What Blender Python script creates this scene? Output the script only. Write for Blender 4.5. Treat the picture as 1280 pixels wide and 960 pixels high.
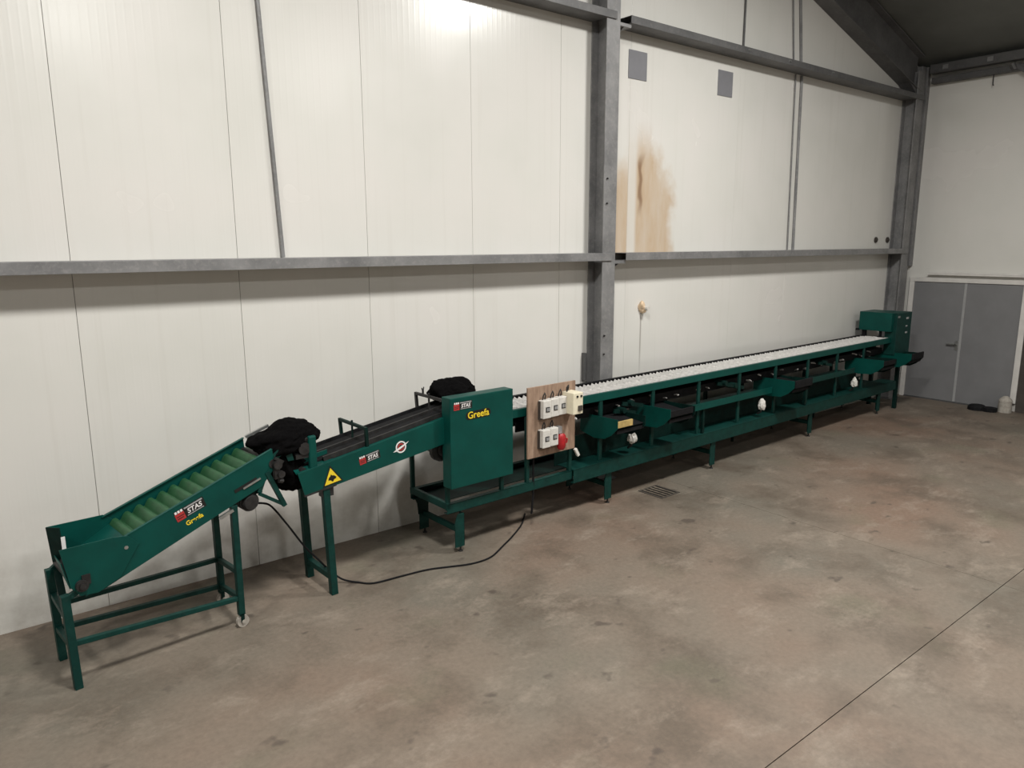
import bpy, bmesh, math, random
from mathutils import Matrix, Vector, noise

for o in list(bpy.data.objects):
    bpy.data.objects.remove(o, do_unlink=True)
SC = bpy.context.scene
COL = SC.collection
R = math.radians

# ------------------------------------------------------------------ camera
cam_d = bpy.data.cameras.new('camera')
cam = bpy.data.objects.new('camera', cam_d)
COL.objects.link(cam)
cam_d.sensor_width = 36.0
cam_d.lens = 922.0 / 1280.0 * 36.0
cam_d.clip_start = 0.05
right = Vector((0.7811, -0.6243, -0.0031))
down = Vector((-0.1197, -0.1448, -0.9822))
fwd = Vector((0.6128, 0.7676, -0.1878))
fwd.normalize()
right = (right - fwd * right.dot(fwd)).normalized()
down = fwd.cross(right).normalized()
m = Matrix((( right.x, -down.x, -fwd.x, 0.0),
            ( right.y, -down.y, -fwd.y, -5.755),
            ( right.z, -down.z, -fwd.z, 2.6),
            (0, 0, 0, 1)))
cam.matrix_world = m
SC.camera = cam

# ------------------------------------------------------------------ world, exposure
w = bpy.data.worlds.new('world')
SC.world = w
w.use_nodes = True
w.node_tree.nodes['Background'].inputs[0].default_value = (0.5, 0.52, 0.55, 1)
w.node_tree.nodes['Background'].inputs[1].default_value = 0.05
SC.view_settings.view_transform = 'Standard'
SC.view_settings.look = 'None'
SC.view_settings.gamma = 1.0
SC.view_settings.use_curve_mapping = False
SC.view_settings.exposure = 0.4
# the hall's lamps: (x, y, z, watts)
LAMPS = [(1.8, -3.9, 6.4, 245), (6.8, -3.9, 6.2, 265), (-3.2, -3.9, 6.2, 165),
         (2.5, -9.5, 6.4, 135), (7.2, -9.5, 6.2, 95)]

# ------------------------------------------------------------------ materials
def nodes(name):
    mt = bpy.data.materials.new(name)
    mt.use_nodes = True
    nt = mt.node_tree
    return mt, nt, nt.nodes, nt.links, nt.nodes['Principled BSDF']

def pos(nt, world=True):
    if world:
        return nt.nodes.new('ShaderNodeNewGeometry').outputs['Position']
    return nt.nodes.new('ShaderNodeTexCoord').outputs['Object']

def noise_node(nt, vec, scale, detail=4.0, rough=0.55, sc=(1, 1, 1)):
    mp = nt.nodes.new('ShaderNodeMapping')
    mp.inputs['Scale'].default_value = sc
    nt.links.new(vec, mp.inputs['Vector'])
    n = nt.nodes.new('ShaderNodeTexNoise')
    n.inputs['Scale'].default_value = scale
    n.inputs['Detail'].default_value = detail
    n.inputs['Roughness'].default_value = rough
    nt.links.new(mp.outputs[0], n.inputs['Vector'])
    return n.outputs['Fac']

def ramp(nt, fac, stops):
    r = nt.nodes.new('ShaderNodeValToRGB')
    while len(r.color_ramp.elements) < len(stops):
        r.color_ramp.elements.new(0.5)
    for e, (p, c) in zip(r.color_ramp.elements, stops):
        e.position = p
        e.color = (c[0], c[1], c[2], 1) if isinstance(c, tuple) else (c, c, c, 1)
    nt.links.new(fac, r.inputs[0])
    return r.outputs[0]

def mix(nt, fac, a, b, mode='MIX'):
    mx = nt.nodes.new('ShaderNodeMix')
    mx.data_type = 'RGBA'
    mx.blend_type = mode
    for sock, val in ((mx.inputs[0], fac), (mx.inputs[6], a), (mx.inputs[7], b)):
        if isinstance(val, (int, float)):
            sock.default_value = val
        elif isinstance(val, tuple):
            sock.default_value = (val[0], val[1], val[2], 1)
        else:
            nt.links.new(val, sock)
    return mx.outputs[2]

def mth(nt, op, a, b=None, c=None, clamp=False):
    n = nt.nodes.new('ShaderNodeMath')
    n.operation = op
    n.use_clamp = clamp
    for i, v in enumerate((a, b, c)):
        if v is None:
            continue
        if isinstance(v, (int, float)):
            n.inputs[i].default_value = v
        else:
            nt.links.new(v, n.inputs[i])
    return n.outputs[0]

def maprange(nt, v, a, b, c=0.0, d=1.0):
    n = nt.nodes.new('ShaderNodeMapRange')
    n.interpolation_type = 'SMOOTHSTEP'
    nt.links.new(v, n.inputs[0])
    for i, x in enumerate((a, b, c, d)):
        n.inputs[i + 1].default_value = x
    return n.outputs[0]

def bump(nt, bs, h, strength, dist=0.01):
    b = nt.nodes.new('ShaderNodeBump')
    b.inputs['Strength'].default_value = strength
    b.inputs['Distance'].default_value = dist
    nt.links.new(h, b.inputs['Height'])
    nt.links.new(b.outputs[0], bs.inputs['Normal'])

def plain(name, col, rough=0.5, metal=0.0, var=0.25, scale=9.0, grime=None, world=True):
    mt, nt, N, L, bs = nodes(name)
    p = pos(nt, world)
    n1 = noise_node(nt, p, scale, 5)
    dark = tuple(c * (1 - var) for c in col)
    lite = tuple(min(1, c * (1 + var)) for c in col)
    c = ramp(nt, n1, [(0.3, dark), (0.7, lite)])
    if grime:
        n2 = noise_node(nt, p, scale * 2.6, 6, 0.7)
        c = mix(nt, ramp(nt, n2, [(0.56, 0.0), (0.74, 0.75)]), c, grime)
    L.new(c, bs.inputs['Base Color'])
    bs.inputs['Roughness'].default_value = rough
    bs.inputs['Metallic'].default_value = metal
    return mt

M = {}
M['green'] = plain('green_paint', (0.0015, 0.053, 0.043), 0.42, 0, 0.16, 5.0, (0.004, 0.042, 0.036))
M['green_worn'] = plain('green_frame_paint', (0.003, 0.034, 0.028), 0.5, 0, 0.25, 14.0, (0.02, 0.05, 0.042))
M['green_dark'] = plain('green_dark_paint', (0.002, 0.016, 0.013), 0.55, 0, 0.3, 11.0, (0.02, 0.03, 0.025))  # darker green; on the hopper flap it stands for shade
M['belt_green'] = plain('green_belt_rubber', (0.018, 0.080, 0.030), 0.5, 0, 0.2, 16.0)
M['black'] = plain('black_rubber', (0.010, 0.010, 0.011), 0.65, 0, 0.3, 20.0)
M['cloth'] = plain('black_fleece', (0.0032, 0.003, 0.0032), 1.0, 0, 0.4, 60.0)
M['cloth'].node_tree.nodes['Principled BSDF'].inputs['Specular IOR Level'].default_value = 0.05
for k_, v_ in (('green', 0.22), ('green_worn', 0.22), ('green_dark', 0.15), ('black', 0.12)):
    M[k_].node_tree.nodes['Principled BSDF'].inputs['Specular IOR Level'].default_value = v_
M['dark_metal'] = plain('oily_dark_metal', (0.035, 0.034, 0.034), 0.5, 0.5, 0.35, 22.0, (0.06, 0.035, 0.02))
M['bright_metal'] = plain('bare_metal', (0.42, 0.43, 0.42), 0.35, 0.8, 0.2, 25.0)
M['white_plastic'] = plain('white_plastic', (0.62, 0.60, 0.56), 0.4, 0, 0.08, 30.0)
M['cream_plastic'] = plain('cream_plastic', (0.74, 0.68, 0.52), 0.4, 0, 0.05, 30.0)
M['cup'] = plain('scuffed_white_cup', (0.52, 0.505, 0.485), 0.4, 0, 0.16, 24.0, (0.30, 0.26, 0.24))
M['red'] = plain('red_plastic', (0.36, 0.012, 0.016), 0.35, 0, 0.15, 20.0)
M['sticker_red'] = plain('sticker_red', (0.38, 0.03, 0.03), 0.4, 0, 0.1, 20.0)
M['sticker_black'] = plain('sticker_black', (0.008, 0.008, 0.008), 0.4, 0, 0.2, 20.0)
M['sticker_white'] = plain('sticker_white', (0.75, 0.73, 0.72), 0.4, 0, 0.06, 20.0)
M['sticker_grey'] = plain('sticker_grey', (0.33, 0.33, 0.33), 0.4, 0, 0.06, 20.0)
M['yellow'] = plain('sticker_yellow', (0.78, 0.58, 0.03), 0.4, 0, 0.08, 20.0)
M['wood_block'] = plain('raw_wood', (0.42, 0.30, 0.11), 0.7, 0, 0.25, 18.0)
M['door'] = plain('grey_door_paint', (0.185, 0.185, 0.19), 0.5, 0, 0.06, 4.0)
M['frame_white'] = plain('white_frame_paint', (0.62, 0.60, 0.57), 0.5, 0, 0.08, 8.0)
M['plate_grey'] = plain('grey_plate', (0.185, 0.185, 0.20), 0.5, 0, 0.06, 6.0)
M['roof'] = plain('dark_roof_sheet', (0.13, 0.135, 0.125), 0.7, 0, 0.15, 1.5)
M['concrete'] = plain('pale_concrete', (0.36, 0.33, 0.29), 0.85, 0, 0.2, 25.0)
M['foam'] = plain('yellowed_foam', (0.62, 0.47, 0.32), 0.9, 0, 0.35, 40.0)
M['dark_brown'] = plain('dark_brown_paint', (0.05, 0.042, 0.036), 0.6, 0, 0.2, 8.0)

def steel(name, lo, hi, rough=0.55):
    mt, nt, N, L, bs = nodes(name)
    p = pos(nt)
    n1 = noise_node(nt, p, 3.0, 6, 0.65)
    n2 = noise_node(nt, p, 26.0, 4, 0.7)
    c = ramp(nt, n1, [(0.3, (lo, lo, lo * 1.02)), (0.7, (hi, hi * 0.99, hi * 0.99))])
    c = mix(nt, ramp(nt, n2, [(0.5, 0.0), (0.75, 0.5)]), c, (hi * 1.3, hi * 1.25, hi * 1.2))
    L.new(c, bs.inputs['Base Color'])
    bs.inputs['Roughness'].default_value = rough
    bs.inputs['Metallic'].default_value = 0.25
    return mt
M['steel'] = steel('galvanised_steel', 0.14, 0.26)
M['steel_mid'] = steel('mid_grey_steel', 0.085, 0.145)  # darker steel tone for the upper girts and gable rafter
M['steel_dark'] = steel('dull_steel', 0.07, 0.11)

def wall_mat():
    mt, nt, N, L, bs = nodes('cream_wall_panel_paint')
    p = pos(nt)
    sx = N.new('ShaderNodeSeparateXYZ'); L.new(p, sx.inputs[0])
    x, y, z = sx.outputs[0], sx.outputs[1], sx.outputs[2]
    n1 = noise_node(nt, p, 0.9, 3)
    c = ramp(nt, n1, [(0.3, (0.625, 0.617, 0.578)), (0.5, (0.655, 0.643, 0.607)), (0.72, (0.675, 0.653, 0.622))])
    # vertical run marks
    n2 = noise_node(nt, p, 1.0, 4, 0.6, (14, 1, 0.35))
    c = mix(nt, ramp(nt, n2, [(0.55, 0.0), (0.8, 0.22)]), c, (0.50, 0.47, 0.42))
    # dirty splashes close to the floor, deepened to paint in shading
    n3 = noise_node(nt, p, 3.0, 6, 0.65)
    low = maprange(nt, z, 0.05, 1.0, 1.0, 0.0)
    dirt_shade = mth(nt, 'MULTIPLY', low, ramp(nt, n3, [(0.38, 0.0), (0.66, 0.6)]))
    c = mix(nt, dirt_shade, c, (0.33, 0.30, 0.265))
    # brown scorch-like leak stain right of the middle column
    wob = mth(nt, 'MULTIPLY_ADD', noise_node(nt, p, 3.5, 3), 0.36, -0.18)
    xx = mth(nt, 'ADD', x, wob)
    zz = mth(nt, 'ADD', z, wob)
    slope = mth(nt, 'MULTIPLY', mth(nt, 'MAXIMUM', mth(nt, 'SUBTRACT', xx, 6.6), 0.0), 1.4)
    left = mth(nt, 'MULTIPLY', mth(nt, 'LESS_THAN', x, 6.235), 0.30)
    top = maprange(nt, mth(nt, 'ADD', zz, mth(nt, 'ADD', slope, left)), 3.92, 3.45, 0.0, 1.0)
    s = mth(nt, 'MULTIPLY', maprange(nt, xx, 7.10, 6.88, 0.0, 1.0), top)
    s = mth(nt, 'MULTIPLY', s, maprange(nt, z, 2.44, 2.5, 0.0, 1.0))
    s = mth(nt, 'MULTIPLY', s, maprange(nt, xx, 5.7, 5.9, 0.0, 1.0))
    clean = mth(nt, 'MULTIPLY', maprange(nt, x, 6.22, 6.25, 0.0, 1.0), maprange(nt, x, 6.40, 6.34, 0.0, 1.0))
    s = mth(nt, 'MULTIPLY', s, mth(nt, 'SUBTRACT', 1.0, mth(nt, 'MULTIPLY', clean, 0.75)))
    n4 = noise_node(nt, p, 2.0, 5, 0.6, (3, 1, 0.7))
    s = mth(nt, 'MULTIPLY', s, ramp(nt, n4, [(0.25, 0.6), (0.65, 0.95)]))
    c = mix(nt, s, c, (0.49, 0.365, 0.245))
    # darker drip core
    cx = mth(nt, 'ABSOLUTE', mth(nt, 'SUBTRACT', mth(nt, 'ADD', x, mth(nt, 'MULTIPLY_ADD', noise_node(nt, p, 2.4, 2), 0.26, -0.13)), 6.43))
    core = mth(nt, 'MULTIPLY', maprange(nt, cx, 0.06, 0.01, 0.0, 0.85), maprange(nt, z, 2.85, 3.1, 0.0, 1.0))
    core = mth(nt, 'MULTIPLY', core, maprange(nt, z, 3.62, 3.42, 0.0, 1.0))
    c = mix(nt, core, c, (0.22, 0.13, 0.075))
    # drip below the capped pipe
    d = mth(nt, 'MULTIPLY', maprange(nt, mth(nt, 'ABSOLUTE', mth(nt, 'SUBTRACT', x, 6.51)), 0.018, 0.004, 0.0, 0.55), maprange(nt, z, 1.86, 1.84, 0.0, 1.0))
    d = mth(nt, 'MULTIPLY', d, maprange(nt, z, 1.0, 1.5, 0.15, 1.0))
    back_only = maprange(nt, y, -0.2, -0.05, 0.0, 1.0)
    d = mth(nt, 'MULTIPLY', d, back_only)
    c = mix(nt, d, c, (0.16, 0.13, 0.11))
    L.new(c, bs.inputs['Base Color'])
    L.new(ramp(nt, n1, [(0.3, 0.20), (0.7, 0.28)]), bs.inputs['Roughness'])
    # micro ribbed sheet
    wv = mth(nt, 'SINE', mth(nt, 'MULTIPLY', mth(nt, 'ADD', x, y), 2 * math.pi / 0.11))
    nb = noise_node(nt, p, 1.2, 3)
    h = mth(nt, 'ADD', mth(nt, 'MULTIPLY', mth(nt, 'POWER', mth(nt, 'ABSOLUTE', wv), 12.0), 0.05), mth(nt, 'MULTIPLY', nb, 0.6))
    bump(nt, bs, h, 0.35, 0.01)
    return mt
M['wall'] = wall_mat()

def floor_mat():
    mt, nt, N, L, bs = nodes('stained_concrete_floor')
    p = pos(nt)
    sx = N.new('ShaderNodeSeparateXYZ'); L.new(p, sx.inputs[0])
    big = noise_node(nt, p, 0.45, 4, 0.5)
    c = ramp(nt, big, [(0.36, (0.172, 0.118, 0.086)), (0.5, (0.170, 0.134, 0.103)), (0.64, (0.142, 0.124, 0.098))])
    n2 = noise_node(nt, p, 1.3, 7, 0.66)
    c = mix(nt, ramp(nt, n2, [(0.36, 0.75), (0.53, 0.0)]), c, (0.095, 0.074, 0.055))
    n3 = noise_node(nt, p, 1.9, 8, 0.72, (1, 1.6, 1))
    c = mix(nt, ramp(nt, n3, [(0.53, 0.0), (0.68, 0.55)]), c, (0.27, 0.225, 0.18))
    # greenish damp patches
    n4 = noise_node(nt, p, 1.1, 3)
    c = mix(nt, ramp(nt, n4, [(0.60, 0.0), (0.72, 0.35)]), c, (0.115, 0.115, 0.075))
    # small dark spots
    n5 = noise_node(nt, p, 3.6, 3, 0.5, (1, 1.3, 1))
    c = mix(nt, ramp(nt, n5, [(0.66, 0.0), (0.72, 0.7)]), c, (0.065, 0.05, 0.04))
    # fine grain
    n6 = noise_node(nt, p, 28.0, 6, 0.7)
    c = mix(nt, 0.5, c, ramp(nt, n6, [(0.25, 0.33), (0.75, 0.68)]), 'OVERLAY')
    L.new(c, bs.inputs['Base Color'])
    L.new(ramp(nt, n2, [(0.3, 0.52), (0.7, 0.72)]), bs.inputs['Roughness'])
    bump(nt, bs, mth(nt, 'ADD', n6, n2), 0.25, 0.004)
    return mt
M['floor'] = floor_mat()
M['seam'] = plain('seam_grey', (0.22, 0.21, 0.19), 0.8, 0, 0.1, 5.0)  # grey backing that shows in the panel seams
M['joint'] = plain('joint_dirt', (0.055, 0.045, 0.036), 0.9, 0, 0.3, 30.0)

def wood_mat():
    mt, nt, N, L, bs = nodes('weathered_plywood')
    p = pos(nt, False)
    n1 = noise_node(nt, p, 3.0, 6, 0.65, (9, 9, 1.2))
    c = ramp(nt, n1, [(0.25, (0.17, 0.105, 0.07)), (0.5, (0.30, 0.20, 0.14)), (0.75, (0.40, 0.29, 0.215))])
    n2 = noise_node(nt, p, 7.0, 5, 0.6)
    c = mix(nt, ramp(nt, n2, [(0.52, 0.0), (0.75, 0.6)]), c, (0.13, 0.08, 0.05))
    L.new(c, bs.inputs['Base Color'])
    bs.inputs['Roughness'].default_value = 0.75
    return mt
M['plywood'] = wood_mat()

def glow_mat():
    mt, nt, N, L, bs = nodes('lamp_glow')
    n = noise_node(nt, pos(nt, False), 4.0)
    L.new(ramp(nt, n, [(0.0, (0.95, 0.93, 0.88)), (1.0, (1, 0.98, 0.93))]), bs.inputs['Emission Color'])
    bs.inputs['Emission Strength'].default_value = 6.0
    return mt
M['glow'] = glow_mat()

# ------------------------------------------------------------------ mesh helpers
class B:
    def __init__(s):
        s.bm = bmesh.new()
    def box(s, x0, x1, y0, y1, z0, z1):
        vs = [s.bm.verts.new((x, y, z)) for x in (x0, x1) for y in (y0, y1) for z in (z0, z1)]
        for f in ((0, 1, 3, 2), (4, 6, 7, 5), (0, 4, 5, 1), (2, 3, 7, 6), (0, 2, 6, 4), (1, 5, 7, 3)):
            s.bm.faces.new([vs[i] for i in f])
        return s
    def bar(s, p0, p1, w, h=None, up=(0, 0, 1)):
        h = h or w
        p0, p1 = Vector(p0), Vector(p1)
        d = (p1 - p0).normalized()
        up = Vector(up)
        if abs(d.dot(up)) > 0.98:
            up = Vector((0, 1, 0))
        a = d.cross(up).normalized()
        b = a.cross(d).normalized()
        vs = []
        for p in (p0, p1):
            for i, j in ((-1, -1), (1, -1), (1, 1), (-1, 1)):
                vs.append(s.bm.verts.new(p + a * (i * w / 2) + b * (j * h / 2)))
        s.bm.faces.new(vs[0:4]); s.bm.faces.new(vs[7:3:-1])
        for i in range(4):
            k = (i + 1) % 4
            s.bm.faces.new((vs[i], vs[4 + i], vs[4 + k], vs[k]))
        return s
    def tube(s, pts, r, n=10, cap=True):
        pts = [Vector(p) for p in pts]
        rings = []
        ref = None
        for i, p in enumerate(pts):
            d = (pts[min(i + 1, len(pts) - 1)] - pts[max(i - 1, 0)]).normalized()
            if ref is None:
                ref = Vector((0, 0, 1)) if abs(d.z) < 0.9 else Vector((0, 1, 0))
            a = d.cross(ref).normalized()
            b = a.cross(d).normalized()
            ref = b
            rr = r[i] if isinstance(r, (list, tuple)) else r
            rings.append([s.bm.verts.new(p + (a * math.cos(2 * math.pi * k / n) + b * math.sin(2 * math.pi * k / n)) * rr) for k in range(n)])
        for q in range(len(rings) - 1):
            for k in range(n):
                j = (k + 1) % n
                s.bm.faces.new((rings[q][k], rings[q][j], rings[q + 1][j], rings[q + 1][k]))
        if cap:
            s.bm.faces.new(rings[0][::-1]); s.bm.faces.new(rings[-1])
        return s
    def prism(s, poly, a0, a1, axis='y'):
        # poly in (x,z) extruded along y, or (y,z) along x, or (x,y) along z
        def P(p, a):
            return {'y': (p[0], a, p[1]), 'x': (a, p[0], p[1]), 'z': (p[0], p[1], a)}[axis]
        n = len(poly)
        A = [s.bm.verts.new(P(p, a0)) for p in poly]
        Bv = [s.bm.verts.new(P(p, a1)) for p in poly]
        s.bm.faces.new(A); s.bm.faces.new(Bv[::-1])
        for i in range(n):
            k = (i + 1) % n
            s.bm.faces.new((A[i], Bv[i], Bv[k], A[k]))
        return s
    def sheet(s, pts, t, nrm):
        nrm = Vector(nrm).normalized() * t
        A = [s.bm.verts.new(Vector(p)) for p in pts]
        Bv = [s.bm.verts.new(Vector(p) + nrm) for p in pts]
        s.bm.faces.new(A); s.bm.faces.new(Bv[::-1])
        n = len(pts)
        for i in range(n):
            k = (i + 1) % n
            s.bm.faces.new((A[i], Bv[i], Bv[k], A[k]))
        return s
    def xf(s, mtx):
        bmesh.ops.transform(s.bm, matrix=mtx, verts=s.bm.verts)
        return s

def tag(o, label=None, cat=None, group=None, kind=None):
    if label: o['label'] = label
    if cat: o['category'] = cat
    if group: o['group'] = group
    if kind: o['kind'] = kind
    return o

def link(name, me, parent=None, loc=None, rot=None):
    o = bpy.data.objects.new(name, me)
    COL.objects.link(o)
    if parent is not None:
        o.parent = parent
    if loc is not None:
        o.location = loc
    if rot is not None:
        o.rotation_euler = rot
    return o

def mesh(name, b, mat):
    bmesh.ops.recalc_face_normals(b.bm, faces=b.bm.faces)
    me = bpy.data.meshes.new(name)
    b.bm.to_mesh(me)
    b.bm.free()
    me.materials.append(M[mat])
    return me

def obj(name, b, mat, parent=None, loc=None, rot=None, bevel=0, smooth=False):
    me = mesh(name, b, mat)
    if smooth:
        for p in me.polygons:
            p.use_smooth = True
        try:
            me.set_sharp_from_angle(angle=R(40))
        except Exception:
            pass
    o = link(name, me, parent, loc, rot)
    if bevel:
        md = o.modifiers.new('bevel', 'BEVEL')
        md.width = bevel
        md.segments = 2
        md.limit_method = 'ANGLE'
    return o

def empty(name, loc, rz=0.0):
    o = bpy.data.objects.new(name, None)
    COL.objects.link(o)
    o.location = loc
    o.rotation_euler = (0, 0, rz)
    o.empty_display_size = 0.2
    return o

def struct(o, label=None):
    o['kind'] = 'structure'
    if label:
        o['label'] = label
    return o

def text_mesh(body, size, mat, mtx, shear=0.0, offset=0.0):
    cu = bpy.data.curves.new('lettering', 'FONT')
    cu.body = body
    cu.size = size
    cu.shear = shear
    cu.offset = offset
    cu.extrude = 0.0004
    cu.align_x = 'CENTER'
    cu.align_y = 'CENTER'
    t = bpy.data.objects.new('lettering', cu)
    COL.objects.link(t)
    dg = bpy.context.evaluated_depsgraph_get()
    me = bpy.data.meshes.new_from_object(t.evaluated_get(dg))
    bpy.data.objects.remove(t, do_unlink=True)
    bpy.data.curves.remove(cu)
    me.transform(mtx)
    me.materials.clear()
    me.materials.append(M[mat])
    return me

def facing(u, v, z, ang=0.0):
    # flat artwork in its own (x right, y up) set on a plane that looks to -y
    return Matrix.Translation((u, v, z)) @ Matrix.Rotation(-ang, 4, 'Y') @ Matrix.Rotation(R(90), 4, 'X')

# ------------------------------------------------------------------ the hall
XR, XL, YF = 13.08, -7.0, -15.0
def roof_z(x):
    return 5.33 + 0.29 * (XR - x) if x > 3.0 else 5.33 + 0.29 * (XR - 3.0) - 0.29 * (3.0 - x)

fl = struct(obj('floor', B().box(XL, XR, YF, 0.05, -0.12, -0.014), 'joint'))
jx, jy = 6.25, -3.98
g, gx = 0.0028, 0.0016
for (x0, x1, y0, y1) in ((XL, jx - gx, jy + g, 0.02), (jx + gx, XR, jy + g, 0.02), (XL, jx - gx, YF, jy - g), (jx + gx, XR, YF, jy - g)):
    obj('slab', B().box(x0, x1, y0, y1, -0.014, 0.0), 'floor', fl)

wb = struct(obj('wall_back', B().prism([(XL, 0), (XR, 0), (XR, roof_z(XR)), (3, roof_z(3)), (XL, roof_z(XL))], 0.006, 0.12), 'seam'))
seams = [XL, -5.785, -4.685, -3.585, -2.485, -1.385, -0.285, 0.815, 1.925, 3.028, 4.127, 5.227, 6.235, 8.205, 9.475, XR]
for i in range(len(seams) - 1):
    ga = 0.0018 if i < 12 else 0.0008
    a, c = seams[i] + ga, seams[i + 1] - (0.0018 if i < 11 else 0.0008)
    poly = [(a, 0.0), (c, 0.0), (c, roof_z(c))]
    if a < 3.0 < c:
        poly.append((3.0, roof_z(3.0)))
    poly.append((a, roof_z(a)))
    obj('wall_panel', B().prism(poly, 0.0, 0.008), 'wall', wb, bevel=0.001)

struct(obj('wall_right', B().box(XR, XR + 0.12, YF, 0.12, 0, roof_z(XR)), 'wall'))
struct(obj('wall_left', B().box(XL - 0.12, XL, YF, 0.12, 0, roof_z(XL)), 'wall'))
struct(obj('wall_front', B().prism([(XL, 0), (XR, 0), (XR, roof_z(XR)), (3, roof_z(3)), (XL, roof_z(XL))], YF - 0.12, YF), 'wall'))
ce = struct(obj('ceiling', B().prism([(XR + 0.12, roof_z(XR)), (3, roof_z(3)), (XL - 0.12, roof_z(XL)), (XL - 0.12, roof_z(XL) + 0.1), (3, roof_z(3) + 0.1), (XR + 0.12, roof_z(XR) + 0.1)], YF - 0.12, 0.12), 'roof'))

# steel frame on the gable wall
def h_column(x0, x1, ztop, label):
    b = B()
    b.box(x0, x1, -0.22, -0.206, 0.0, ztop)
    b.box((x0 + x1) / 2 - 0.005, (x0 + x1) / 2 + 0.005, -0.206, -0.014, 0.0, ztop)
    b.box(x0, x1, -0.014, 0.0, 0.0, ztop)
    o = struct(obj('steel_column', b, 'steel', bevel=0.003), label)
    obj('base_plate', B().box(x0 - 0.04, x1 + 0.04, -0.27, -0.0, 0.0, 0.014), 'steel', o)
    return o
c1 = h_column(5.64, 5.83, roof_z(5.83), 'galvanised steel column between the two wall bays')
for z in (1.42, 1.62, 3.0, 3.25):
    obj('bolt', B().tube([(5.68, -0.222, z), (5.68, -0.236, z)], 0.010, 6), 'dark_metal', c1)
obj('conduit_stub', B().box(5.565, 5.60, -0.05, -0.004, 1.12, 1.42), 'steel_dark', c1)
c2 = h_column(12.52, 12.73, roof_z(12.73) - 0.22, 'steel column standing beside the grey double door')
tr = struct(obj('trim_1', B().box(12.84, 12.98, -0.13, 0.0, 0.0, 5.33).box(12.98, XR, -0.16, 0.0, 2.2, 5.33), 'steel', bevel=0.004), 'pale folded steel corner strip beside the door')

def girt(x0, x1, z0, z1, xb, label, xa=None, mat='steel'):
    b = B()
    b.box(x0, x1, -0.236, -0.226, z0, z1)
    lo = xa if xa is not None else x0
    b.box(lo, xb, -0.226, -0.002, z0, z0 + 0.006)
    b.box(lo, xb, -0.226, -0.002, z1 - 0.006, z1)
    return struct(obj('wall_girt', b, mat, bevel=0.002), label)
girt(XL, 5.77, 2.412, 2.492, 5.635, 'long horizontal steel rail left of the middle column, low one')
g2 = girt(5.985, 12.70, 2.412, 2.492, 12.51, 'long horizontal steel rail below the brown wall stain')
girt(XL, 5.77, 4.79, 4.865, 5.635, 'long horizontal steel rail left of the middle column, high one', mat='steel_mid')
g4 = girt(5.975, 12.78, 4.79, 4.865, 12.51, 'long horizontal steel rail above the two grey wall plates', mat='steel_mid')
for gi, z in ((g2, 2.40), (g4, 4.77)):
    obj('cleat', B().box(5.832, 6.0, -0.21, -0.02, z - 0.02, z + 0.012).prism([(-0.2, z - 0.02), (-0.03, z - 0.02), (-0.03, z - 0.13)], 5.90, 5.908, 'x'), 'steel', gi)
for x in (8.9, 9.95, 8.02):
    obj('bolt_head', B().box(x - 0.02, x + 0.02, -0.245, -0.236, 4.825, 4.845), 'bright_metal', g4)

# gable rafter
def rz(x): return 5.60 + 0.29 * (10.26 - x)
b = B()
for (d0, d1, y0, y1) in ((0.0, 0.014, -0.22, 0.0), (0.014, 0.53, -0.115, -0.105), (0.53, 0.545, -0.22, 0.0)):
    b.prism([(12.68, rz(12.68) + d0), (12.68, rz(12.68) + d1), (3.0, rz(3.0) + d1), (3.0, rz(3.0) + d0)], y0, y1)
b.prism([(12.30, rz(12.30)), (12.68, rz(12.68)), (12.68, rz(12.68) - 0.12)], -0.20, -0.02)
struct(obj('roof_rafter', b, 'steel_mid', bevel=0.003), 'dark sloping steel rafter along the gable wall')
b = B()
for (d0, d1, y0, y1) in ((0.0, 0.014, -0.22, 0.0), (0.014, 0.53, -0.115, -0.105), (0.53, 0.545, -0.22, 0.0)):
    b.prism([(-6.9, rz(3.0) - 0.29 * 9.9 + d0), (-6.9, rz(3.0) - 0.29 * 9.9 + d1), (3.0, rz(3.0) + d1), (3.0, rz(3.0) + d0)], y0, y1)
struct(obj('roof_rafter', b, 'steel_dark'), 'dark sloping steel rafter on the far side of the ridge')

# eave beams along the right wall
eb = struct(obj('eave_beam', B().box(12.86, 12.99, YF + 0.1, -0.23, 5.20, 5.212).box(12.86, 12.868, YF + 0.1, -0.23, 5.212, 5.33).box(12.90, 12.99, YF + 0.1, -0.23, 5.212, 5.33), 'steel_dark', bevel=0.002), 'dark eave beam above the right wall')
for y in (-0.46, -1.08, -1.72):
    obj('cleat', B().box(12.846, 12.86, y - 0.04, y + 0.04, 5.235, 5.30), 'steel', eb)
eb2 = struct(obj('eave_tube', B().box(12.94, 13.06, YF + 0.1, -0.23, 5.06, 5.15), 'steel_dark', bevel=0.006), 'dull square eave tube below the eave beam')
struct(obj('roof_brace', B().bar((12.93, -1.40, 5.13), (12.98, -2.6, 4.2), 0.05, 0.05).tube([(12.9, -1.36, 5.16), (12.93, -1.40, 5.08)], 0.04, 8), 'steel_dark'), 'short slanting steel brace at the right wall')
hk = obj('wire_hook', B().tube([(12.99, -1.10, 5.07), (12.99, -1.10, 4.95), (12.985, -1.105, 4.91), (12.97, -1.12, 4.905)], 0.008, 6), 'dark_metal')
tag(hk, 'small dark hook hanging below the eave tube', 'hook')

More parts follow.
